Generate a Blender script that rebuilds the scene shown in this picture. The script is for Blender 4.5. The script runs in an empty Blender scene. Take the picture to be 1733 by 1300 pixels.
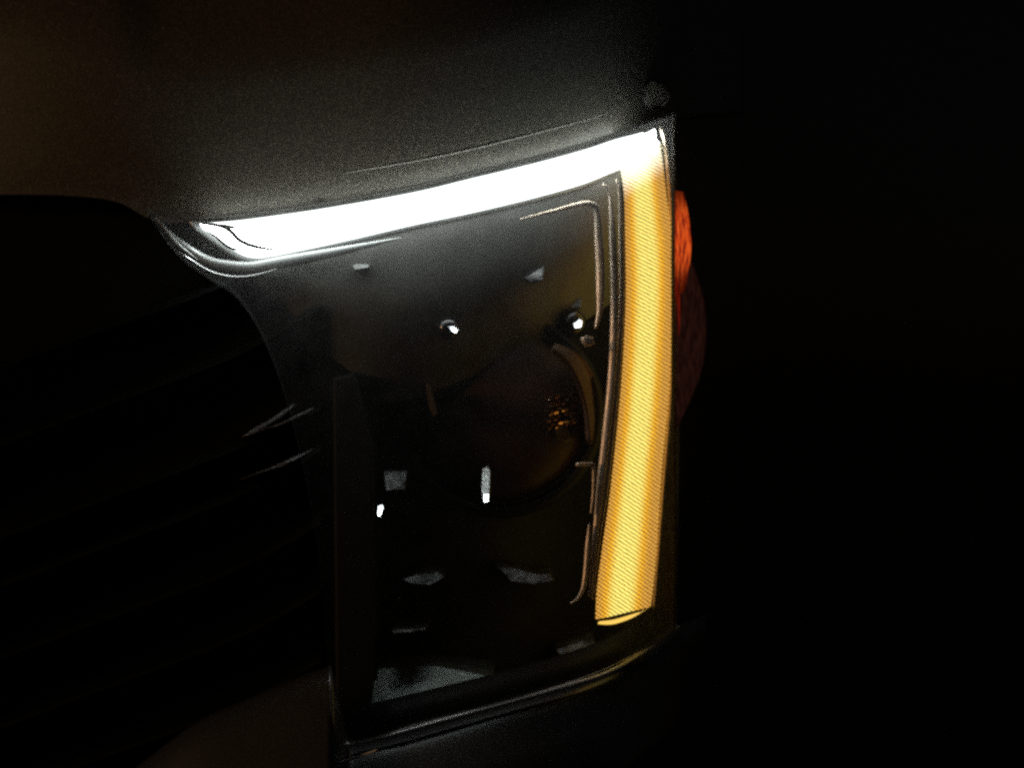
import bpy, bmesh, math, random
from mathutils import Vector, Matrix
random.seed(4)
S = bpy.context.scene
COL = S.collection
R = math.radians

# ---------------------------------------------------------------- camera, sky, light, exposure
D = 1.30                    # metres from the camera to the front of the lamp
H = 0.95                    # camera height
K = 0.60 / 1733.0           # metres covered by one photo pixel at the lamp's front
cam_d = bpy.data.cameras.new('camera')
cam = bpy.data.objects.new('camera', cam_d)
COL.objects.link(cam)
cam.location = (0, -D, H)
cam.rotation_euler = (R(90), 0, 0)
cam_d.sensor_width = 36.0
cam_d.lens = 36.0 * D / 0.60
cam_d.dof.use_dof = True          # hand-held phone, focus a touch short of the lamp
cam_d.dof.focus_distance = D - 0.09
cam_d.dof.aperture_fstop = 8.0
cam_d.clip_start = 0.02
cam_d.clip_end = 200
S.camera = cam

W = bpy.data.worlds.new('World')
S.world = W
W.use_nodes = True
wn = W.node_tree.nodes
bg = wn['Background']
sky = wn.new('ShaderNodeTexSky')
sky.sky_type = 'NISHITA'
sky.sun_disc = False
sky.sun_elevation = R(-4)
sky.sun_rotation = R(120)
W.node_tree.links.new(sky.outputs[0], bg.inputs[0])
bg.inputs[1].default_value = 0.15

sun_d = bpy.data.lights.new('sun', 'SUN')
sun_d.energy = 0.62
sun_d.angle = R(12)
sun_d.color = (1.0, 0.56, 0.26)
sun = bpy.data.objects.new('sun', sun_d)
COL.objects.link(sun)
sun.rotation_euler = Vector((0.86, 0.46, -0.20)).to_track_quat('-Z', 'Y').to_euler()   # low, warm, from the left

S.view_settings.view_transform = 'Standard'
S.view_settings.look = 'None'
S.view_settings.exposure = 0.0
S.view_settings.gamma = 1.0
S.view_settings.use_curve_mapping = False
S.cycles.use_denoising = False
S.cycles.filter_width = 2.1
S.cycles.max_bounces = 10
S.cycles.transparent_max_bounces = 12
S.cycles.sample_clamp_indirect = 0.5

# ---------------------------------------------------------------- helpers
def P(px, py, Y):
    """World point seen at photo pixel (px, py) at the depth Y behind the lamp's front."""
    s = K * (D + Y) / D
    return Vector(((px - 866.5) * s, Y, H + (650.0 - py) * s))

def YL(px):
    """Depth of the lamp's face: flat towards the grille, swept back round the corner."""
    if px <= 620:
        return 0.0
    t = (px - 620) / 490.0
    return 0.085 * t * t

def lerp(a, b, t):
    return a + (b - a) * t

def curve(pts, x):
    """Smooth interpolation through sorted (x, y) pairs."""
    if x <= pts[0][0]:
        (x0, y0), (x1, y1) = pts[0], pts[1]
        return y0 + (y1 - y0) * (x - x0) / (x1 - x0)
    if x >= pts[-1][0]:
        (x0, y0), (x1, y1) = pts[-2], pts[-1]
        return y1 + (y1 - y0) * (x - x1) / (x1 - x0)
    for i in range(len(pts) - 1):
        if pts[i][0] <= x <= pts[i + 1][0]:
            x0, y0 = pts[i]; x1, y1 = pts[i + 1]
            def slope(j):
                a = pts[max(j - 1, 0)]; b = pts[min(j + 1, len(pts) - 1)]
                return (b[1] - a[1]) / (b[0] - a[0])
            h = x1 - x0; t = (x - x0) / h
            m0, m1 = slope(i) * h, slope(i + 1) * h
            return ((2*t**3 - 3*t**2 + 1) * y0 + (t**3 - 2*t**2 + t) * m0 +
                    (-2*t**3 + 3*t**2) * y1 + (t**3 - t**2) * m1)

def resample(pts, n):
    """n points spread evenly along a smooth (Catmull-Rom) line through pts (tuples of any length)."""
    vs = [Vector(p) for p in pts]
    dense = []
    for i in range(len(vs) - 1):
        p0 = vs[max(i - 1, 0)]; p1 = vs[i]; p2 = vs[i + 1]; p3 = vs[min(i + 2, len(vs) - 1)]
        for k in range(16):
            t = k / 16.0
            dense.append(0.5 * ((2 * p1) + (p2 - p0) * t + (2*p0 - 5*p1 + 4*p2 - p3) * t*t + (3*p1 - p0 - 3*p2 + p3) * t**3))
    dense.append(vs[-1])
    L = [0.0]
    for a, b in zip(dense, dense[1:]):
        L.append(L[-1] + (b - a).length)
    out, j = [], 0
    for i in range(n):
        d = L[-1] * i / (n - 1)
        while j < len(L) - 2 and L[j + 1] < d:
            j += 1
        seg = L[j + 1] - L[j]
        out.append(dense[j].lerp(dense[j + 1], 0 if seg == 0 else (d - L[j]) / seg))
    return out

def link(name, bm, mat, parent=None, smooth=True):
    bmesh.ops.recalc_face_normals(bm, faces=bm.faces)
    me = bpy.data.meshes.new(name)
    bm.to_mesh(me); bm.free()
    for p in me.polygons:
        p.use_smooth = smooth
    me.materials.append(mat)
    o = bpy.data.objects.new(name, me)
    COL.objects.link(o)
    if parent is not None:
        o.parent = parent
    return o

def solid(o, t, offset=-1.0):
    m = o.modifiers.new('thickness', 'SOLIDIFY'); m.thickness = t; m.offset = offset
    return o

def grid(f, nu, nv):
    """Sheet through f(u, v), u and v in 0..1."""
    bm = bmesh.new()
    uv = bm.loops.layers.uv.new('UVMap')
    V = [[bm.verts.new(f(i / nu, j / nv)) for j in range(nv + 1)] for i in range(nu + 1)]
    for i in range(nu):
        for j in range(nv):
            fc = bm.faces.new((V[i][j], V[i + 1][j], V[i + 1][j + 1], V[i][j + 1]))
            for lp, (a, b) in zip(fc.loops, ((i, j), (i + 1, j), (i + 1, j + 1), (i, j + 1))):
                lp[uv].uv = (a / nu, b / nv)
    return bm

def loft(rings, closed=True, cap=True, uvs=None):
    """Skin over a list of equal rings of points; uvs gives (u, v) per ring point."""
    bm = bmesh.new()
    uv = bm.loops.layers.uv.new('UVMap')
    V = [[bm.verts.new(p) for p in r] for r in rings]
    n = len(rings[0])
    m = n if closed else n - 1
    for i in range(len(rings) - 1):
        for j in range(m):
            k = (j + 1) % n
            fc = bm.faces.new((V[i][j], V[i + 1][j], V[i + 1][k], V[i][k]))
            if uvs:
                for lp, (a, b) in zip(fc.loops, ((i, j), (i + 1, j), (i + 1, k), (i, k))):
                    lp[uv].uv = uvs[a][b]
    if cap and closed:
        for r, q in ((V[0], uvs[0] if uvs else None), (V[-1], uvs[-1] if uvs else None)):
            fc = bm.faces.new(r)
            if q:
                for lp, c in zip(fc.loops, q):
                    lp[uv].uv = c
    return bm

def tube(pts, r, seg=8, taper=None, squash=1.0):
    """Round rod through world points; taper(t) scales the radius."""
    pts = [Vector(p) for p in pts]
    rings = []
    up = Vector((0, -1, 0))
    for i, p in enumerate(pts):
        t = (pts[min(i + 1, len(pts) - 1)] - pts[max(i - 1, 0)]).normalized()
        a = t.cross(up)
        if a.length < 1e-5:
            a = t.cross(Vector((0, 0, 1)))
        a.normalize(); b = a.cross(t).normalized()
        rr = r * (taper(i / (len(pts) - 1)) if taper else 1.0)
        rings.append([p + a * (rr * math.cos(2*math.pi*k/seg)) + b * (rr * squash * math.sin(2*math.pi*k/seg)) for k in range(seg)])
    return loft(rings)

def px_tube(path, Yf, r_px, n=40, seg=8, taper=None, squash=1.0):
    q = resample(path, n)
    return tube([P(p[0], p[1], Yf(p[0], p[1])) for p in q], r_px * K, seg, taper, squash)

def bar(T, B, Yf, thick, n=80, seg=20, pw=0.6):
    """Rounded light guide between two edges T and B (photo pixels); UV u runs across it, v along it in photo pixels."""
    t = resample(T, n); b = resample(B, n)
    rings, uvs, run = [], [], 0.0
    for i in range(n):
        if i:
            run += ((t[i] + b[i]) / 2 - (t[i-1] + b[i-1]) / 2).length
        ring, uvr = [], []
        for k in range(seg):
            a = 2 * math.pi * k / seg
            c, s = math.cos(a), math.sin(a)
            c = math.copysign(abs(c) ** pw, c); s = math.copysign(abs(s) ** pw, s)
            f = 0.5 - 0.5 * c
            q = t[i].lerp(b[i], f)
            ring.append(P(q[0], q[1], Yf(q[0], q[1]) - thick * 0.5 * s))
            uvr.append((f, run / 1000.0))
        rings.append(ring); uvs.append(uvr)
    return loft(rings, uvs=uvs)

def prism(poly, Y, normal, back):
    """Facet whose outline is poly (photo pixels): a tilted face at depth Y, its sides running back to the depth `back`."""
    cx = sum(p[0] for p in poly) / len(poly); cy = sum(p[1] for p in poly) / len(poly)
    c0 = P(cx, cy, Y); eye = Vector((0, -D, H))
    bm = bmesh.new()
    front, rear = [], []
    for p in poly:
        d = P(p[0], p[1], Y) - eye
        t = (c0 - eye).dot(normal) / d.dot(normal)
        v = eye + d * t
        front.append(bm.verts.new(v))
        rear.append(bm.verts.new((v.x, max(back, v.y + 0.004), v.z)))
    f0 = bm.faces.new(front); bm.faces.new(rear)
    n = len(poly)
    for i in range(n):
        bm.faces.new((front[i], front[(i+1) % n], rear[(i+1) % n], rear[i]))
    size = min(max(p[0] for p in poly) - min(p[0] for p in poly), max(p[1] for p in poly) - min(p[1] for p in poly)) * K
    bmesh.ops.bevel(bm, geom=list(f0.edges), offset=min(0.0008, size * 0.1), segments=2, affect='EDGES', profile=0.5)
    return bm

def half(p, target):
    """Normal of a mirror at p that shows the camera the point `target`."""
    return ((Vector((0, -D, H)) - p).normalized() + (target - p).normalized()).normalized()

# ---------------------------------------------------------------- materials
def mat(name, col=(0.5, 0.5, 0.5), rough=0.5, metal=0.0, coat=0.0, spec=0.5):
    m = bpy.data.materials.new(name); m.use_nodes = True
    b = m.node_tree.nodes['Principled BSDF']
    b.inputs['Base Color'].default_value = (*col, 1)
    b.inputs['Roughness'].default_value = rough
    b.inputs['Metallic'].default_value = metal
    b.inputs['Coat Weight'].default_value = coat
    b.inputs['Coat Roughness'].default_value = 0.08
    b.inputs['Specular IOR Level'].default_value = spec
    return m

def nd(m, t, **kw):
    n = m.node_tree.nodes.new(t)
    for k, v in kw.items():
        setattr(n, k, v)
    return n

def math_node(m, op, a, b=None, c=None):
    n = nd(m, 'ShaderNodeMath', operation=op)
    for i, v in enumerate((a, b, c)):
        if v is None:
            continue
        if isinstance(v, (int, float)):
            n.inputs[i].default_value = v
        else:
            m.node_tree.links.new(v, n.inputs[i])
    return n.outputs[0]

def grime(m, scale, lo, hi, bump=0.0, bscale=None, bdist=0.0005):
    """Uneven gloss and fine relief."""
    L = m.node_tree.links; b = m.node_tree.nodes['Principled BSDF']
    tc = nd(m, 'ShaderNodeTexCoord')
    nz = nd(m, 'ShaderNodeTexNoise'); nz.inputs['Scale'].default_value = scale
    nz.inputs['Detail'].default_value = 6; nz.inputs['Roughness'].default_value = 0.65
    L.new(tc.outputs['Object'], nz.inputs['Vector'])
    mr = nd(m, 'ShaderNodeMapRange')
    mr.inputs['From Min'].default_value = 0.3; mr.inputs['From Max'].default_value = 0.7
    mr.inputs['To Min'].default_value = lo; mr.inputs['To Max'].default_value = hi
    L.new(nz.outputs['Fac'], mr.inputs['Value'])
    L.new(mr.outputs['Result'], b.inputs['Roughness'])
    if bump:
        n2 = nd(m, 'ShaderNodeTexNoise'); n2.inputs['Scale'].default_value = bscale or scale * 8
        n2.inputs['Detail'].default_value = 4
        L.new(tc.outputs['Object'], n2.inputs['Vector'])
        bp = nd(m, 'ShaderNodeBump'); bp.inputs['Strength'].default_value = bump
        bp.inputs['Distance'].default_value = bdist
        L.new(n2.outputs['Fac'], bp.inputs['Height'])
        L.new(bp.outputs['Normal'], b.inputs['Normal'])
    return m

def paint(name, base, flake, rough=0.42, metal=0.35):
    """Metallic car paint: fine flakes of slightly different tint and tilt."""
    m = mat(name, base, rough, metal, coat=0.25)
    L = m.node_tree.links; b = m.node_tree.nodes['Principled BSDF']
    tc = nd(m, 'ShaderNodeTexCoord')
    vo = nd(m, 'ShaderNodeTexVoronoi'); vo.inputs['Scale'].default_value = 2200.0
    L.new(tc.outputs['Object'], vo.inputs['Vector'])
    sep = nd(m, 'ShaderNodeSeparateColor'); L.new(vo.outputs['Color'], sep.inputs[0])
    fac = math_node(m, 'POWER', sep.outputs[0], 4.0)
    mix = nd(m, 'ShaderNodeMix', data_type='RGBA')
    mix.inputs[6].default_value = (*base, 1); mix.inputs[7].default_value = (*flake, 1)
    L.new(fac, mix.inputs[0]); L.new(mix.outputs[2], b.inputs['Base Color'])
    nz = nd(m, 'ShaderNodeTexNoise'); nz.inputs['Scale'].default_value = 900; nz.inputs['Detail'].default_value = 3
    L.new(tc.outputs['Object'], nz.inputs['Vector'])
    bp = nd(m, 'ShaderNodeBump'); bp.inputs['Strength'].default_value = 0.18; bp.inputs['Distance'].default_value = 0.0005
    L.new(nz.outputs['Fac'], bp.inputs['Height']); L.new(bp.outputs['Normal'], b.inputs['Normal'])
    return m

M = {}
M['paint'] = paint('hood paint', (0.046, 0.044, 0.039), (0.18, 0.165, 0.13))
M['fender_paint'] = paint('fender paint', (0.030, 0.030, 0.028), (0.10, 0.10, 0.09))
M['bumper_paint'] = paint('bumper paint', (0.027, 0.0285, 0.030), (0.055, 0.053, 0.050))
M['plastic'] = grime(mat('black plastic', (0.005, 0.006, 0.006), 0.5, spec=0.12), 30, 0.5, 0.7, 0.25, 600)
M['grille'] = grime(mat('grille plastic', (0.002, 0.003, 0.003), 0.6, spec=0.06), 20, 0.55, 0.75, 0.2, 500)
M['shroud'] = grime(mat('lamp shroud', (0.056, 0.056, 0.052), 0.5), 26, 0.36, 0.62, 0.35, 420)
def patchy(m, col, lo, scale):
    L = m.node_tree.links; b = m.node_tree.nodes['Principled BSDF']
    tc = nd(m, 'ShaderNodeTexCoord'); nz = nd(m, 'ShaderNodeTexNoise')
    nz.inputs['Scale'].default_value = scale; nz.inputs['Detail'].default_value = 5; nz.inputs['Roughness'].default_value = 0.6
    L.new(tc.outputs['Object'], nz.inputs['Vector'])
    cr = nd(m, 'ShaderNodeValToRGB'); L.new(nz.outputs['Fac'], cr.inputs[0])
    cr.color_ramp.elements[0].position = 0.36; cr.color_ramp.elements[0].color = (*[c * lo for c in col], 1)
    cr.color_ramp.elements[1].position = 0.66; cr.color_ramp.elements[1].color = (*col, 1)
    L.new(cr.outputs[0], b.inputs['Base Color'])
    return m
M['rim'] = grime(mat('grey lamp rim', (0.22, 0.23, 0.23), 0.35, 0.5), 60, 0.25, 0.5, 0.3, 300)
M['chrome'] = grime(mat('dull chrome', (0.62, 0.63, 0.64), 0.2, 1.0), 60, 0.12, 0.3)
M['bright'] = mat('polished reflector', (0.80, 0.82, 0.85), 0.09, 1.0)
M['satin'] = grime(mat('satin reflector', (0.34, 0.35, 0.35), 0.4, 1.0), 90, 0.34, 0.55, 0.5, 260, 0.001)

M['wedge'] = grime(mat('grey lower reflector', (0.15, 0.175, 0.168), 0.5, 1.0), 60, 0.40, 0.58, 0.3, 200)
M['pillow'] = mat('pillow optic', (1.0, 0.70, 0.46), 0.12, 1.0)
M['dim'] = patchy(grime(mat('dim reflector', (0.13, 0.13, 0.135), 0.5, 1.0), 90, 0.42, 0.65, 0.6, 200, 0.0015), (0.16, 0.16, 0.165), 0.08, 85)
M['rib'] = grime(mat('moulding', (0.86, 0.72, 0.58), 0.35, 0.6), 120, 0.38, 0.6, 0.3, 300)  # warm base tint holds some of the amber guide's reflection
M['arc'] = grime(mat('bronze reflector', (0.065, 0.040, 0.028), 0.5, 0.7), 70, 0.45, 0.7, 0.4, 300, 0.001)
M['groove'] = mat('dark groove', (0.06, 0.06, 0.065), 0.4)
M['gloss_black'] = mat('gloss black', (0.008, 0.008, 0.009), 0.12)
M['projector'] = grime(mat('projector glass painted glow', (0.030, 0.016, 0.011), 0.5, spec=0.15), 60, 0.35, 0.55)  # brown base colour imitates the amber glow inside the lamp
M['glint'] = grime(mat('bar glint', (0.07, 0.07, 0.07), 0.5, 0.9), 200, 0.3, 0.75, 0.6, 350, 0.001)  # metal of the pieces added to draw glints on the grille bars
M['edge'] = grime(mat('panel edge highlight', (0.75, 0.75, 0.77), 0.35, 0.3), 40, 0.3, 0.5, 0.3, 300)  # pale colour stands in for the highlight along the bumper lines

def white_light():
    m = bpy.data.materials.new('white light guide'); m.use_nodes = True
    t = m.node_tree; t.nodes.remove(t.nodes['Principled BSDF']); L = t.links
    em = nd(m, 'ShaderNodeEmission'); L.new(em.outputs[0], t.nodes['Material Output'].inputs[0])
    em.inputs[0].default_value = (0.93, 1.0, 0.97, 1)
    uv = nd(m, 'ShaderNodeUVMap'); sx = nd(m, 'ShaderNodeSeparateXYZ'); L.new(uv.outputs[0], sx.inputs[0])
    a = math_node(m, 'SUBTRACT', sx.outputs[0], 0.5)
    a = math_node(m, 'ABSOLUTE', a)
    mr = nd(m, 'ShaderNodeMapRange', interpolation_type='SMOOTHSTEP')
    mr.inputs['From Min'].default_value = 0.26; mr.inputs['From Max'].default_value = 0.5
    mr.inputs['To Min'].default_value = 21.0; mr.inputs['To Max'].default_value = 1.2
    L.new(a, mr.inputs['Value']); L.new(mr.outputs[0], em.inputs[1])
    return m

def amber_light():
    m = bpy.data.materials.new('amber light guide'); m.use_nodes = True
    t = m.node_tree; t.nodes.remove(t.nodes['Principled BSDF']); L = t.links
    em = nd(m, 'ShaderNodeEmission')
    uv = nd(m, 'ShaderNodeUVMap'); sx = nd(m, 'ShaderNodeSeparateXYZ'); L.new(uv.outputs[0], sx.inputs[0])
    U, V = sx.outputs[0], sx.outputs[1]
    # wobble so the optics' fine ribs are not ruler-straight
    cmb = nd(m, 'ShaderNodeCombineXYZ')
    L.new(math_node(m, 'MULTIPLY', U, 5.0), cmb.inputs[0]); L.new(math_node(m, 'MULTIPLY', V, 60.0), cmb.inputs[1])
    nz = nd(m, 'ShaderNodeTexNoise'); nz.inputs['Scale'].default_value = 2.2; nz.inputs['Detail'].default_value = 3
    L.new(cmb.outputs[0], nz.inputs['Vector'])
    ph = math_node(m, 'MULTIPLY', V, 1000.0 / 6.6)
    ph = math_node(m, 'SUBTRACT', ph, math_node(m, 'MULTIPLY', U, 12.5))
    ph = math_node(m, 'ADD', ph, math_node(m, 'MULTIPLY', nz.outputs['Fac'], 0.7))
    st = math_node(m, 'SINE', math_node(m, 'MULTIPLY', ph, 2 * math.pi))
    # second family of ribs: shows as dots near the bar's two edges
    ph2 = math_node(m, 'ADD', math_node(m, 'MULTIPLY', V, 1000.0 / 8.2), math_node(m, 'MULTIPLY', U, 12.5))
    st2 = math_node(m, 'SINE', math_node(m, 'MULTIPLY', ph2, 2 * math.pi))
    e = math_node(m, 'ABSOLUTE', math_node(m, 'SUBTRACT', U, 0.46))
    edge = nd(m, 'ShaderNodeMapRange', interpolation_type='SMOOTHSTEP')
    edge.inputs['From Min'].default_value = 0.10; edge.inputs['From Max'].default_value = 0.46
    L.new(e, edge.inputs['Value'])
    both = math_node(m, 'MULTIPLY', math_node(m, 'MULTIPLY', st2, 0.6), edge.outputs[0])
    stripe = math_node(m, 'ADD', st, math_node(m, 'MULTIPLY_ADD', st2, 0.15, both))
    stripe = math_node(m, 'MULTIPLY_ADD', stripe, 0.50, 0.74)
    stripe = math_node(m, 'MAXIMUM', stripe, 0.16)
    ramp = nd(m, 'ShaderNodeValToRGB')
    cr = ramp.color_ramp
    cr.elements[0].position = 0.0; cr.elements[0].color = (1.0, 0.80, 0.18, 1)
    cr.elements[1].position = 1.0; cr.elements[1].color = (0.82, 0.40, 0.07, 1)
    k = cr.elements.new(0.55); k.color = (1.0, 0.49, 0.03, 1)
    top = nd(m, 'ShaderNodeMapRange', interpolation_type='SMOOTHSTEP')      # white guide's glow mixed into the amber colour at the joint
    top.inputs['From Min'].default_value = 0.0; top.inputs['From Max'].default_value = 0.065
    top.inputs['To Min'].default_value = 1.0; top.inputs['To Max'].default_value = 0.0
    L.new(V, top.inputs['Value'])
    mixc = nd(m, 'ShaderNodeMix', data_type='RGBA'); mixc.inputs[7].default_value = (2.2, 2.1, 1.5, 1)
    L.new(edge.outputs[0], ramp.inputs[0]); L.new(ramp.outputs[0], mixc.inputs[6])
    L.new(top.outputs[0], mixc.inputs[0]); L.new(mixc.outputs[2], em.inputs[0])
    pw = nd(m, 'ShaderNodeMapRange')
    pw.inputs['To Min'].default_value = 1.32; pw.inputs['To Max'].default_value = 0.95
    L.new(edge.outputs[0], pw.inputs['Value'])
    L.new(math_node(m, 'MULTIPLY', stripe, pw.outputs[0]), em.inputs[1])
    L.new(em.outputs[0], t.nodes['Material Output'].inputs[0])
    return m

def plain_light(name, col, s, scale=None):
    m = bpy.data.materials.new(name); m.use_nodes = True
    t = m.node_tree; t.nodes.remove(t.nodes['Principled BSDF']); L = t.links
    em = nd(m, 'ShaderNodeEmission'); em.inputs[0].default_value = (*col, 1); em.inputs[1].default_value = s
    if scale:
        tc = nd(m, 'ShaderNodeTexCoord'); mp = nd(m, 'ShaderNodeMapping'); mp.inputs['Scale'].default_value = scale
        L.new(tc.outputs['Object'], mp.inputs[0])
        nz = nd(m, 'ShaderNodeTexNoise'); nz.inputs['Scale'].default_value = 1.0; nz.inputs['Detail'].default_value = 5
        L.new(mp.outputs[0], nz.inputs['Vector'])
        mr = nd(m, 'ShaderNodeMapRange')
        mr.inputs['From Min'].default_value = 0.35; mr.inputs['From Max'].default_value = 0.7
        mr.inputs['To Min'].default_value = s * 0.45; mr.inputs['To Max'].default_value = s * 1.6
        L.new(nz.outputs['Fac'], mr.inputs['Value']); L.new(mr.outputs[0], em.inputs[1])
    L.new(em.outputs[0], t.nodes['Material Output'].inputs[0])
    return m

def lens_glass(name, bloom, tint=(1, 1, 1)):
    """Clear polycarbonate with an added scattering film that imitates bloom."""
    m = bpy.data.materials.new(name); m.use_nodes = True
    t = m.node_tree; t.nodes.remove(t.nodes['Principled BSDF']); L = t.links
    tr = nd(m, 'ShaderNodeBsdfTransparent'); tr.inputs[0].default_value = (*tint, 1)
    gl = nd(m, 'ShaderNodeBsdfGlossy'); gl.inputs['Roughness'].default_value = 0.05
    fr = nd(m, 'ShaderNodeFresnel'); fr.inputs[0].default_value = 1.25
    mx = nd(m, 'ShaderNodeMixShader'); L.new(fr.outputs[0], mx.inputs[0]); L.new(tr.outputs[0], mx.inputs[1]); L.new(gl.outputs[0], mx.inputs[2])
    di = nd(m, 'ShaderNodeBsdfTranslucent'); di.inputs[0].default_value = (0.8, 0.8, 0.78, 1)  # translucent film put in to imitate bloom round the light guides
    tc = nd(m, 'ShaderNodeTexCoord')
    nz = nd(m, 'ShaderNodeTexNoise'); nz.inputs['Scale'].default_value = 55; nz.inputs['Detail'].default_value = 9
    nz.inputs['Roughness'].default_value = 0.75
    L.new(tc.outputs['Object'], nz.inputs['Vector'])
    mr = nd(m, 'ShaderNodeMapRange')
    mr.inputs['From Min'].default_value = 0.3; mr.inputs['From Max'].default_value = 0.75
    mr.inputs['To Min'].default_value = bloom * 0.5; mr.inputs['To Max'].default_value = bloom * 1.7
    L.new(nz.outputs['Fac'], mr.inputs['Value'])
    m2 = nd(m, 'ShaderNodeMixShader'); L.new(mr.outputs[0], m2.inputs[0]); L.new(mx.outputs[0], m2.inputs[1]); L.new(di.outputs[0], m2.inputs[2])
    L.new(m2.outputs[0], t.nodes['Material Output'].inputs[0])
    return m

def marker_light():
    """Red-orange marker: upright streaks, brightest in the middle where the lamp sits."""
    m = bpy.data.materials.new('side marker glow'); m.use_nodes = True
    t = m.node_tree; t.nodes.remove(t.nodes['Principled BSDF']); L = t.links
    em = nd(m, 'ShaderNodeEmission'); L.new(em.outputs[0], t.nodes['Material Output'].inputs[0])
    uv = nd(m, 'ShaderNodeUVMap'); sx = nd(m, 'ShaderNodeSeparateXYZ'); L.new(uv.outputs[0], sx.inputs[0])
    cmb = nd(m, 'ShaderNodeCombineXYZ')
    L.new(math_node(m, 'MULTIPLY', sx.outputs[0], 7.0), cmb.inputs[0]); L.new(math_node(m, 'MULTIPLY', sx.outputs[1], 24.0), cmb.inputs[1])
    nz = nd(m, 'ShaderNodeTexNoise'); nz.inputs['Scale'].default_value = 1.0; nz.inputs['Detail'].default_value = 4; nz.inputs['Roughness'].default_value = 0.7
    L.new(cmb.outputs[0], nz.inputs['Vector'])
    a = math_node(m, 'ABSOLUTE', math_node(m, 'SUBTRACT', sx.outputs[1], 0.080))
    mr = nd(m, 'ShaderNodeMapRange', interpolation_type='SMOOTHSTEP'); mr.inputs['From Min'].default_value = 0.015; mr.inputs['From Max'].default_value = 0.100
    mr.inputs['To Min'].default_value = 1.0; mr.inputs['To Max'].default_value = 0.06
    L.new(a, mr.inputs['Value'])
    cr = nd(m, 'ShaderNodeValToRGB'); L.new(nz.outputs['Fac'], cr.inputs[0])
    cr.color_ramp.elements[0].position = 0.41; cr.color_ramp.elements[0].color = (0.13, 0.010, 0.006, 1)
    cr.color_ramp.elements[1].position = 0.60; cr.color_ramp.elements[1].color = (0.85, 0.13, 0.016, 1)
    k = cr.color_ramp.elements.new(0.5); k.color = (0.55, 0.050, 0.008, 1)
    L.new(cr.outputs[0], em.inputs[0]); L.new(mr.outputs[0], em.inputs[1])
    return m

M['white'] = white_light()
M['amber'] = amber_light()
M['amber_reflection'] = plain_light('amber guide reflection', (1.0, 0.62, 0.12), 1.15)  # emission standing in for the bar's reflection at its foot
M['marker'] = marker_light()
M['marker_dim'] = plain_light('side marker faint glow', (0.40, 0.022, 0.008), 0.25, (700, 300, 90))
M['skirt'] = plain_light('side marker lower lens glow', (0.030, 0.009, 0.006), 0.42, (400, 300, 120))  # leaked marker light put into the lower lens as faint emission
M['marker_dark'] = grime(mat('smoked red plastic', (0.10, 0.020, 0.016), 0.35), 90, 0.3, 0.5, 0.4, 300)
M['lens'] = lens_glass('clear lens with bloom film', 0.015)

# ---------------------------------------------------------------- the car
car = bpy.data.objects.new('car', None)
COL.objects.link(car)
car['label'] = 'dark car front corner with lit white strip and amber bar headlight'
car['category'] = 'car'

BACK = 0.035      # the hood's face stands this far behind the front of the white light guide
def Yface(px, py=0):
    return YL(px) + BACK

# edges measured on the photograph
DRL_T = [(338, 378), (415, 371), (550, 352), (700, 325), (800, 301), (900, 277), (985, 254), (1043, 235), (1085, 224), (1108, 214)]
DRL_B = [(346, 387), (397, 425), (431, 437), (477, 431), (580, 409), (700, 381), (800, 360), (900, 336), (985, 312), (1035, 292), (1112, 262)]
HOOD_E = [(-160, 330), (0, 330), (120, 332), (200, 343), (262, 374), (330, 377), (415, 371), (550, 352), (700, 325), (800, 301), (900, 277),
          (985, 254), (1043, 235), (1085, 222), (1125, 205), (1170, 196), (1260, 190)]
CREASE = [(330, 352), (430, 329), (526, 303), (700, 272), (800, 251), (923, 220), (1015, 195), (1090, 165), (1150, 140), (1260, 110)]

# hood: its nose stands upright above the lamp, leans back higher up and turns away round the corner
def corner(px):
    t = max(0.0, (px - 960) / 300.0)
    return 0.15 * t ** 2.5
def hood_point(u, v):
    px = lerp(-160, 1260, u)
    e = curve(HOOD_E, px)
    py = lerp(e, -160, v ** 1.25)
    h = (e - py) * K
    y = Yface(px) + corner(px) * (0.6 + 0.4 * v) + 0.02 * h + 5.0 * max(0.0, h - 0.075) ** 2 - 0.0018 * (1 - math.exp(-(h / 0.012) ** 2))
    if px < 330:      # left of the lamp the nose goes back, shaped to face the warm light
        t = min(1.0, (330 - px) / 420.0)
        y += 0.016 * t * t
    return P(px, py, y)
hood = solid(link('hood', grid(hood_point, 150, 70), M['paint'], car), 0.004)
# shut line between the nose and the strip of bodywork over the lamp
link('shut_line', px_tube([p for p in CREASE if 400 < p[0] < 1100], lambda x, y: Yface(x) + corner(x) * 0.7 - 0.0006, 3.2, 90, 8,
     lambda t: 0.15 + 0.85 * math.sin(math.pi * min(1, t * 0.95)) ** 0.8), M['paint'], hood)
link('shut_line_gap', px_tube([(x, y + 5) for x, y in CREASE if 400 < x < 1100], lambda x, y: Yface(x) + corner(x) * 0.7 - 0.0003, 1.3, 90, 8, lambda t: 0.1 + 0.9 * math.sin(math.pi * t)), M['groove'], hood)
# torn bit of tape or dirt on the corner above the light
link('patch', prism([(1088, 150), (1103, 134), (1117, 139), (1136, 158), (1126, 180), (1112, 174), (1096, 186), (1090, 168)], Yface(1110) + 0.0065, Vector((0.36, -0.92, -0.14)).normalized(), Yface(1110) + 0.02), M['paint'], hood)

# fender: flares outwards behind the lamp and fades into the night
def fender_point(u, v):
    t = u ** 1.6
    px0 = lerp(1128, 1150, math.sin(math.pi * v))
    x = lerp(px0, 1820, t)
    y = 0.18 + 0.60 * t + 0.06 * (2 * v - 1) ** 2 * t
    return P(x, lerp(-120, 1420, v), y)
fender = solid(link('fender', grid(fender_point, 40, 50), M['fender_paint'], car), 0.004)

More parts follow.
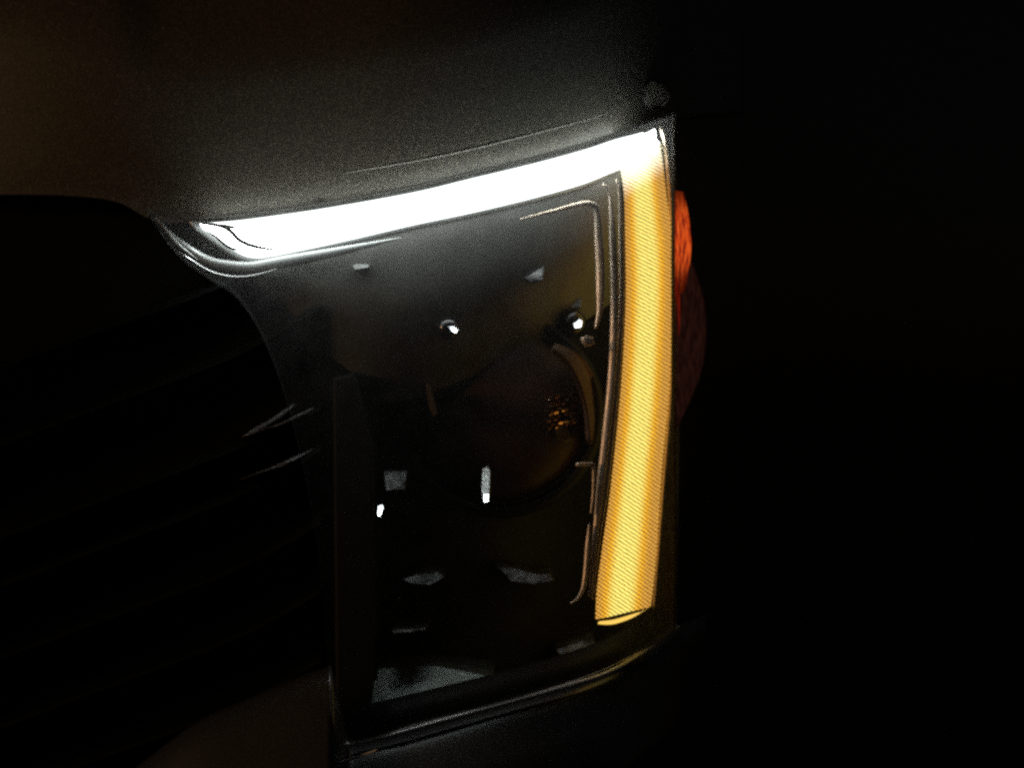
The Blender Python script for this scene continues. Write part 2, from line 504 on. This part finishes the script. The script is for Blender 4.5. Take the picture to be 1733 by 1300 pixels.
# bumper below the lamp
LOW = [(-160, 1560), (100, 1390), (235, 1295), (330, 1225), (430, 1178), (520, 1140), (556, 1128)]
EDGE = [(563, 1235), (572, 1256), (590, 1261), (660, 1246), (760, 1218), (860, 1190), (960, 1162), (1020, 1143), (1065, 1120), (1110, 1090), (1150, 1060)]
def bumper_point(u, v):
    px = lerp(-160, 1200, u)
    if px < 562:
        top = curve(LOW, px)
    elif px < 590:
        top = lerp(1128, 1262, (px - 562) / 28.0)
    else:
        top = curve(EDGE[2:], min(px, 1150)) - max(0, px - 1150) * 0.45
    py = lerp(top, 1520, v)
    h = (py - top) * K
    y = YL(px) + -0.006 + corner(px) + 0.010 * math.exp(-h / 0.004) - 0.037 * min(1, h / 0.06)
    return P(px, py, y)
bumper = solid(link('bumper', grid(bumper_point, 170, 40), M['bumper_paint'], car), 0.004)
link('bumper_edge', px_tube([(560, 1215)] + EDGE, lambda x, y: YL(x) - 0.008 + corner(x), 4.6, 90, 10,
     lambda t: 0.35 + 0.65 * math.sin(math.pi * t) ** 0.4), M['edge'], bumper)
link('bumper_crease', px_tube([(520, 1305), (580, 1290), (640, 1270)], lambda x, y: -0.026, 2.2, 20, 8), M['edge'], bumper)

# grille: a black panel set back behind the nose, with angled bars
def grille_point(u, v):
    px = lerp(-200, 640, u)
    py = lerp(300, 1560, v)
    return P(px, py, 0.075 - 0.02 * u)
grille = solid(link('grille', grid(grille_point, 20, 24), M['grille'], car), 0.004)
for y0, y1 in ((470, 330), (600, 505), (757, 676), (838, 745), (960, 868), (1075, 985), (1190, 1100)):
    q = resample([(-180, y0 + 220), (150, y0 + 95), (400, y0), (545, y1 + 12)], 30)
    rings = []
    for p in q:
        c = P(p[0], p[1], 0.040)
        rings.append([c + Vector((0, 0, 0.0035)), c + Vector((0, -0.010, 0.0)), c + Vector((0, -0.011, -0.002)),
                      c + Vector((0, 0.0, -0.010)), c + Vector((0, 0.02, -0.008)), c + Vector((0, 0.02, 0.003))])
    link('grille_bar', loft(rings), M['grille'], grille, smooth=False)

# thin glint pieces added to the bars, tilted to mirror the white light
for poly in ([(408, 740), (424, 728), (462, 706), (494, 683), (503, 685), (478, 706), (440, 731), (425, 738)],
             [(440, 730), (500, 704), (530, 688), (531, 695), (505, 708), (470, 722)],
             [(398, 815), (470, 786), (534, 756), (534, 762), (480, 789)]):
    cx = sum(p[0] for p in poly) / len(poly); cy = sum(p[1] for p in poly) / len(poly)
    link('bar_glint', prism(poly, 0.024, half(P(cx, cy, 0.024), P(620, 400, -0.01)), 0.05), M['glint'], grille)

# ---------------------------------------------------------------- headlight
OUT_L = 556
def YB(px):
    return YL(px) + 0.105
BOTTOM = [(556, 1262), (700, 1228), (860, 1188), (1000, 1146), (1060, 1118), (1130, 1080)]
def housing_point(u, v):
    px = lerp(OUT_L, 1150, u)
    top = curve(HOOD_E, px) + 20
    bot = curve(BOTTOM, px) + 12
    py = lerp(top, bot, v)
    return P(px, py, YB(px) + 0.02 * math.sin(math.pi * v))
headlight = solid(link('headlight', grid(housing_point, 40, 50), M['plastic'], car), 0.004)

# upper shroud under the white light guide, curling back into the lamp
def shroud_point(u, v):
    px = lerp(345, 1050, u)
    top = curve(DRL_B, max(px, 440)) + 2
    ln = curve([(345, 20), (420, 55), (490, 105), (550, 200), (640, 285), (800, 275), (1050, 215)], px)
    py = lerp(top, top + ln, v)
    return P(px, py, YL(px) + 0.026 + 0.032 * v ** 2 + 0.0015 * math.sin(9 * v))
link('shroud', grid(shroud_point, 70, 34), M['shroud'], headlight)

# white daytime light: bright trough behind, light guide in front, grooves at its pointed end
def grow(pts, d):
    return [(x, y + d) for x, y in pts]
link('daytime_light_trough', bar([(318, 372)] + grow(DRL_T, 1)[1:-1] + [(1116, 208)], [(330, 390), (392, 436), (431, 448)] + grow(DRL_B, 8)[3:-2] + [(1030, 300), (1118, 262)],
     lambda x, y: YL(x) + 0.030, 0.016, 110, 16, 0.5), M['rim'], headlight)
link('daytime_light', bar(DRL_T, DRL_B, lambda x, y: YL(x) + 0.006, 0.028, 110, 20, 0.65), M['white'], headlight)
for path, w in (([(340, 378), (372, 382), (390, 391), (405, 406), (425, 415), (447, 420), (472, 423)], 2.6),
                ([(350, 390), (366, 401), (384, 416), (400, 422), (414, 420)], 1.7),
                ([(372, 380), (392, 384), (404, 386)], 2.0)):
    link('groove', px_tube(path, lambda x, y: YL(x) - 0.0115, w * 1.5, 40, 8, lambda t: 0.25 + 0.75 * math.sin(math.pi * t) ** 0.6), M['groove'], headlight)
# rim of the lamp round the pointed end of the white light
link('rim', px_tube([(262, 366), (285, 392), (318, 420), (352, 441), (385, 450), (425, 453), (470, 445), (560, 428), (680, 402)],
     lambda x, y: YL(x) + 0.020, 11, 70, 12, lambda t: 0.06 + 0.94 * math.sin(math.pi * t) ** 0.9), M['rim'], headlight)
link('rim_edge', px_tube([(300, 424), (325, 441), (352, 458), (380, 467), (410, 469), (440, 464), (468, 455)],
     lambda x, y: YL(x) + 0.006, 2.6, 50, 8, lambda t: 0.2 + 0.8 * math.sin(math.pi * t) ** 0.7), M['chrome'], headlight)
link('rim_edge', px_tube([(268, 372), (300, 412), (335, 440)], lambda x, y: YL(x) + 0.010, 3.0, 30, 8, lambda t: 0.3 + 0.7 * math.sin(math.pi * t)), M['rim'], headlight)

# amber light guide down the outer side, its reflection below built as a glowing strip
AMB_L = [(1049, 281), (1056, 330), (1058, 408), (1059, 500), (1054, 612), (1045, 719), (1032, 837), (1020, 922), (1010, 1000), (1008, 1050)]
AMB_R = [(1114, 236), (1120, 262), (1128, 330), (1138, 408), (1140, 497), (1136, 585), (1131, 679), (1120, 800), (1112, 922), (1106, 990), (1101, 1028)]
def YA(x, y):
    return YL(min(x, 1110)) + 0.004 + 0.00040 * max(0, x - 1095)
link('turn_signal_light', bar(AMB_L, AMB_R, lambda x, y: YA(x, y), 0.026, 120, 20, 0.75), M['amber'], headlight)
link('guide_reflection', bar([(1013, 1052), (1040, 1049), (1080, 1037), (1096, 1031)], [(1012, 1057), (1038, 1057), (1068, 1047), (1090, 1034)],
     lambda x, y: YA(x, y) - 0.004, 0.012, 24, 10), M['amber_reflection'], headlight)
link('groove', px_tube([(1010, 1051), (1030, 1047), (1058, 1040), (1085, 1034)], lambda x, y: YA(x, y) - 0.014, 2.4, 24, 8), M['groove'], headlight)
# clear outer edge of the lamp beside the amber guide
link('lens_edge', px_tube([(1112, 208), (1124, 230), (1131, 290), (1139, 400), (1143, 500), (1139, 600), (1133, 700), (1122, 830), (1112, 960), (1106, 1030)],
     lambda x, y: YA(x, y) + 0.003, 5.0, 90, 10, lambda t: 0.5 + 0.5 * math.sin(math.pi * min(1, t * 0.9 + 0.25))), M['rib'], headlight)
link('corner_trim', bar([(1085, 222), (1100, 213), (1114, 206)], [(1100, 232), (1113, 240), (1128, 262)], lambda x, y: YL(x) + 0.004, 0.018, 20, 12), M['chrome'], headlight)

# mouldings between the amber guide and the lamp's inside
def YR(x, y):
    return YL(x) - 0.006
link('moulding', px_tube([(1043, 303), (1048, 330), (1051, 408), (1052, 500), (1047, 612), (1037, 719), (1024, 837), (1012, 922), (1003, 1015)],
     YR, 4.8, 90, 10, lambda t: min(1.0, 0.3 + 5 * t, 0.35 + 2.2 * (1 - t)), 0.7), M['rib'], headlight)
link('moulding', px_tube([(1020, 312), (1032, 330), (1037, 408), (1040, 500), (1038, 585), (1034, 650), (1026, 730), (1015, 830), (1005, 930), (998, 1010)],
     YR, 7.0, 90, 10, lambda t: min(1.0, 0.3 + 5 * t, 0.35 + 2.2 * (1 - t)), 0.7), M['rib'], headlight)
link('moulding', px_tube([(880, 371), (940, 356), (985, 345), (1002, 346), (1010, 356), (1013, 400), (1016, 460), (1015, 520), (1008, 556)],
     YR, 8.0, 70, 10, lambda t: min(1.0, 0.12 + 1.5 * t, 0.3 + 4 * (1 - t)), 0.7), M['rib'], headlight)
link('moulding', px_tube([(976, 787), (996, 786), (1004, 790), (1004, 830), (1000, 870)], YR, 3.6, 40, 8, lambda t: 1.0 - 0.55 * t), M['rib'], headlight)
link('moulding', px_tube([(997, 888), (994, 930), (989, 985), (980, 1010), (966, 1022)], YR, 4.6, 40, 10, lambda t: min(1.0, 0.3 + 3 * t, 0.3 + 2 * (1 - t))), M['rib'], headlight)
link('moulding_clip', prism([(985, 571), (994, 568), (1004, 571), (1006, 582), (995, 586), (988, 580)], YL(995) - 0.004, Vector((0.5, -0.85, 0.1)).normalized(), YL(995) + 0.03), M['rib'], headlight)

# lens posts and lower frame, black
def box_between(poly, yf, yb):
    bm = bmesh.new()
    a = [bm.verts.new(P(x, y, yf(x))) for x, y in poly]
    b = [bm.verts.new(v.co + Vector((0, yb, 0))) for v in a]
    f = bm.faces.new(a); bm.faces.new(b)
    n = len(poly)
    for i in range(n):
        bm.faces.new((a[i], a[(i+1) % n], b[(i+1) % n], b[i]))
    bmesh.ops.bevel(bm, geom=list(f.edges), offset=0.002, segments=2, affect='EDGES', profile=0.5)
    return bm
link('post', box_between([(562, 640), (600, 630), (630, 760), (632, 1120), (626, 1210), (600, 1250), (568, 1252)], lambda x: 0.03, 0.07), M['plastic'], headlight, False)
low = [(x, curve(BOTTOM, x)) for x in range(630, 1110, 40)]
link('lower_frame', loft([[P(x, y - 54, YL(x) + 0.03), P(x, y - 50, YL(x) + 0.02), P(x, y - 2, YL(x) + 0.004), P(x, y + 6, YL(x) + 0.08)] for x, y in low]), M['plastic'], headlight)

# projector: round glossy lens in a ring
pc, pr, pY = (846, 700), 150, YL(850) + 0.078
def ring_pts(r, y, n=64):
    return [P(pc[0] + r * math.cos(2*math.pi*k/n), pc[1] + r * math.sin(2*math.pi*k/n), y) for k in range(n)]
link('projector_lens', loft([ring_pts(pr * math.sin(a), pY - 0.028 * math.cos(a)) for a in [R(2 + 88 * i / 14) for i in range(15)]]), M['projector'], headlight)
prof = [(152, 0.01), (156, -0.006), (162, -0.012), (170, -0.012), (176, -0.004), (178, 0.03)]
link('projector_ring', loft([ring_pts(r, pY + d) for r, d in prof], cap=False), M['plastic'], headlight)

# reflector facets, tilted to catch the light guides
def drl(x, f=0.5):
    t = curve(DRL_T, x); b = curve(DRL_B, x)
    return P(x, lerp(t, b, f), YL(x) - 0.006)
def amb(y, f=0.4):
    l = curve([(p[1], p[0]) for p in AMB_L], y); r = curve([(p[1], p[0]) for p in AMB_R], y)
    x = lerp(l, r, f)
    return P(x, y, YA(x, y) - 0.010)
def facet(poly, Y, target, m, name='reflector_facet'):
    cx = sum(p[0] for p in poly) / len(poly); cy = sum(p[1] for p in poly) / len(poly)
    n = half(P(cx, cy, Y), target)
    return link(name, prism(poly, Y, n, YB(cx) + 0.01), M[m], headlight, False)
facet([(596, 450), (602, 446), (626, 447), (624, 453), (600, 457)], 0.021, drl(620), 'satin')
facet([(887, 470), (921, 450), (919, 474), (900, 479)], YL(900) + 0.028, drl(900), 'dim')
facet([(954, 521), (978, 502), (985, 503), (984, 522)], YL(970) + 0.05, drl(960), 'dim')
facet([(648, 797), (690, 797), (686, 829), (652, 832)], YL(670) + 0.05, drl(650), 'dim')
facet([(680, 982), (705, 972), (742, 968), (752, 978), (728, 992), (700, 990)], YL(710) + 0.055, drl(720), 'dim')
facet([(838, 958), (872, 962), (902, 974), (930, 972), (938, 984), (905, 990), (866, 985)], YL(890) + 0.055, drl(890), 'dim')
facet([(664, 1068), (720, 1063), (722, 1066), (690, 1071), (666, 1072)], YL(690) + 0.04, drl(690), 'dim')
facet([(631, 1134), (690, 1128), (740, 1128), (836, 1146), (780, 1164), (700, 1185), (627, 1204)], YL(700) + 0.045, drl(560), 'wedge', 'lower_reflector')
facet([(940, 1100), (1000, 1080), (1010, 1092), (985, 1105), (950, 1112)], YL(980) + 0.04, drl(950), 'dim')
facet([(816, 794), (826, 790), (830, 800), (828, 850), (818, 853), (815, 830)], YL(820) + 0.03, drl(800, 1.5), 'satin', 'light_blade')
facet([(817, 836), (828, 836), (828, 850), (818, 851)], YL(820) + 0.022, drl(800), 'bright')
facet([(639, 856), (648, 853), (650, 860), (644, 876), (638, 874)], YL(645) + 0.045, drl(640), 'bright')
# two small domed heads that mirror the white light
def dome(cx, cy, r, Y, name, m):
    n = 20
    rings = []
    for i in range(9):
        a = R(4 + 86 * i / 8)
        rings.append([P(cx + r * math.sin(a) * math.cos(2*math.pi*k/n), cy + r * math.sin(a) * math.sin(2*math.pi*k/n), Y - r * K * math.cos(a)) for k in range(n)])
    rings.append([P(cx + r * math.cos(2*math.pi*k/n), cy + r * math.sin(2*math.pi*k/n), YB(cx)) for k in range(n)])
    return link(name, loft(rings), M[m], headlight)
dome(757, 556, 20, YL(757) + 0.034, 'bulb_cap', 'gloss_black')
dome(968, 546, 24, YL(968) + 0.050, 'bulb_cap', 'gloss_black')
facet([(758, 552), (768, 551), (776, 559), (772, 565), (764, 562)], YL(765) + 0.024, drl(765), 'bright')
facet([(966, 541), (978, 537), (987, 543), (985, 555), (972, 557)], YL(975) + 0.040, drl(965), 'bright')
# grid of pillow optics that picks up the amber light
for i in range(5):
    for j in range(9):
        x = 932 + i * 11 + (j % 2) * 4 + random.uniform(-2, 2)
        y = 676 + j * 6.2 - i * 3.0 + random.uniform(-1, 1)
        w = 5.0 * (1 - 0.12 * abs(i - 2)); h = 1.7
        facet([(x - w, y + 1), (x, y - h), (x + w, y - h), (x + w * 0.9, y + h), (x - w * 0.6, y + h + 0.8)], YL(x) + 0.035 + random.uniform(-.003, .003),
              amb(y + random.uniform(-70, 70), random.choice((-0.7, 0.25, 0.4, 0.5, 0.6, 1.5)) + random.uniform(-.15, .15)), 'pillow', 'pillow_optic')
facet([(937, 728), (955, 720), (972, 731), (968, 744), (955, 750), (942, 742)], YL(955) + 0.035, amb(735, 0.2), 'dim')
facet([(722, 650), (728, 662), (738, 702), (732, 706), (726, 690), (721, 664)], YL(728) + 0.02, amb(690), 'arc')

arc = resample([(938, 582), (962, 589), (984, 605), (1000, 630), (1010, 660), (1012, 690), (1006, 722), (994, 752)], 30)
def arc_point(u, v):
    p = arc[min(29, int(round(u * 29)))]
    w = 0.24 * math.sin(math.pi * min(1, 0.12 + 0.88 * u)) ** 0.7
    return P(lerp(p[0], 880, w * v), lerp(p[1], 690, w * v), YL(p[0]) + 0.036 - 0.020 * v + 0.006 * math.sin(math.pi * v))
solid(link('reflector_arc', grid(arc_point, 29, 8), M['arc'], headlight), 0.003)

# clear outer lens over all of it
LT = [(250, 352), (330, 364), (415, 358), (550, 339), (700, 312), (800, 288), (900, 264), (985, 241), (1043, 222), (1085, 208), (1128, 192), (1160, 184)]
LB_IN = [(250, 366), (300, 432), (352, 472), (405, 510), (452, 590), (498, 730), (540, 950), (562, 1245)]
LB = [(562, 1245), (600, 1264), (700, 1234), (860, 1192), (1000, 1148), (1060, 1120), (1128, 1080), (1160, 1050)]
def lens_point(u, v):
    px = lerp(250, 1145, u)
    t = curve(LT, px)
    b = curve(LB_IN, px) if px < 562 else curve(LB, px)
    b = max(b, t + 4)
    v = 0.5 - 0.5 * math.cos(math.pi * v)
    py = lerp(t, b, v)
    e = max(0.0, min((px - 250) / 14.0, (1145 - px) / 6.0, (py - t) / 9.0, (b - py) / 9.0, 1.0))
    return P(px, py, YL(min(px, 1110)) + 0.00030 * max(0, px - 1110) + 0.022 - 0.046 * math.sin(e * math.pi / 2))
link('lens', grid(lens_point, 160, 90), M['lens'], headlight)

# ---------------------------------------------------------------- side marker round the corner of the lamp
MK_L = [(1134, 322), (1139, 380), (1142, 430), (1144, 500)]
marker = link('side_marker', bar(MK_L, [(1156, 324), (1166, 370), (1169, 430), (1158, 496)], lambda x, y: 0.100 + 0.0006 * (x - 1136), 0.012, 50, 18, 0.8), M['marker'], car)
link('marker_rib', px_tube([(1142, 470), (1147, 500), (1149, 530), (1148, 570)], lambda x, y: 0.098, 5.0, 40, 8, lambda t: 1.0 - 0.8 * t), M['marker_dim'], marker)
link('marker_skirt', bar([(1142, 440), (1146, 540), (1144, 640), (1138, 730)], [(1172, 444), (1194, 530), (1186, 630), (1142, 732)], lambda x, y: 0.125 + 0.0006 * (x - 1136), 0.010, 40, 12, 0.8), M['skirt'], marker)
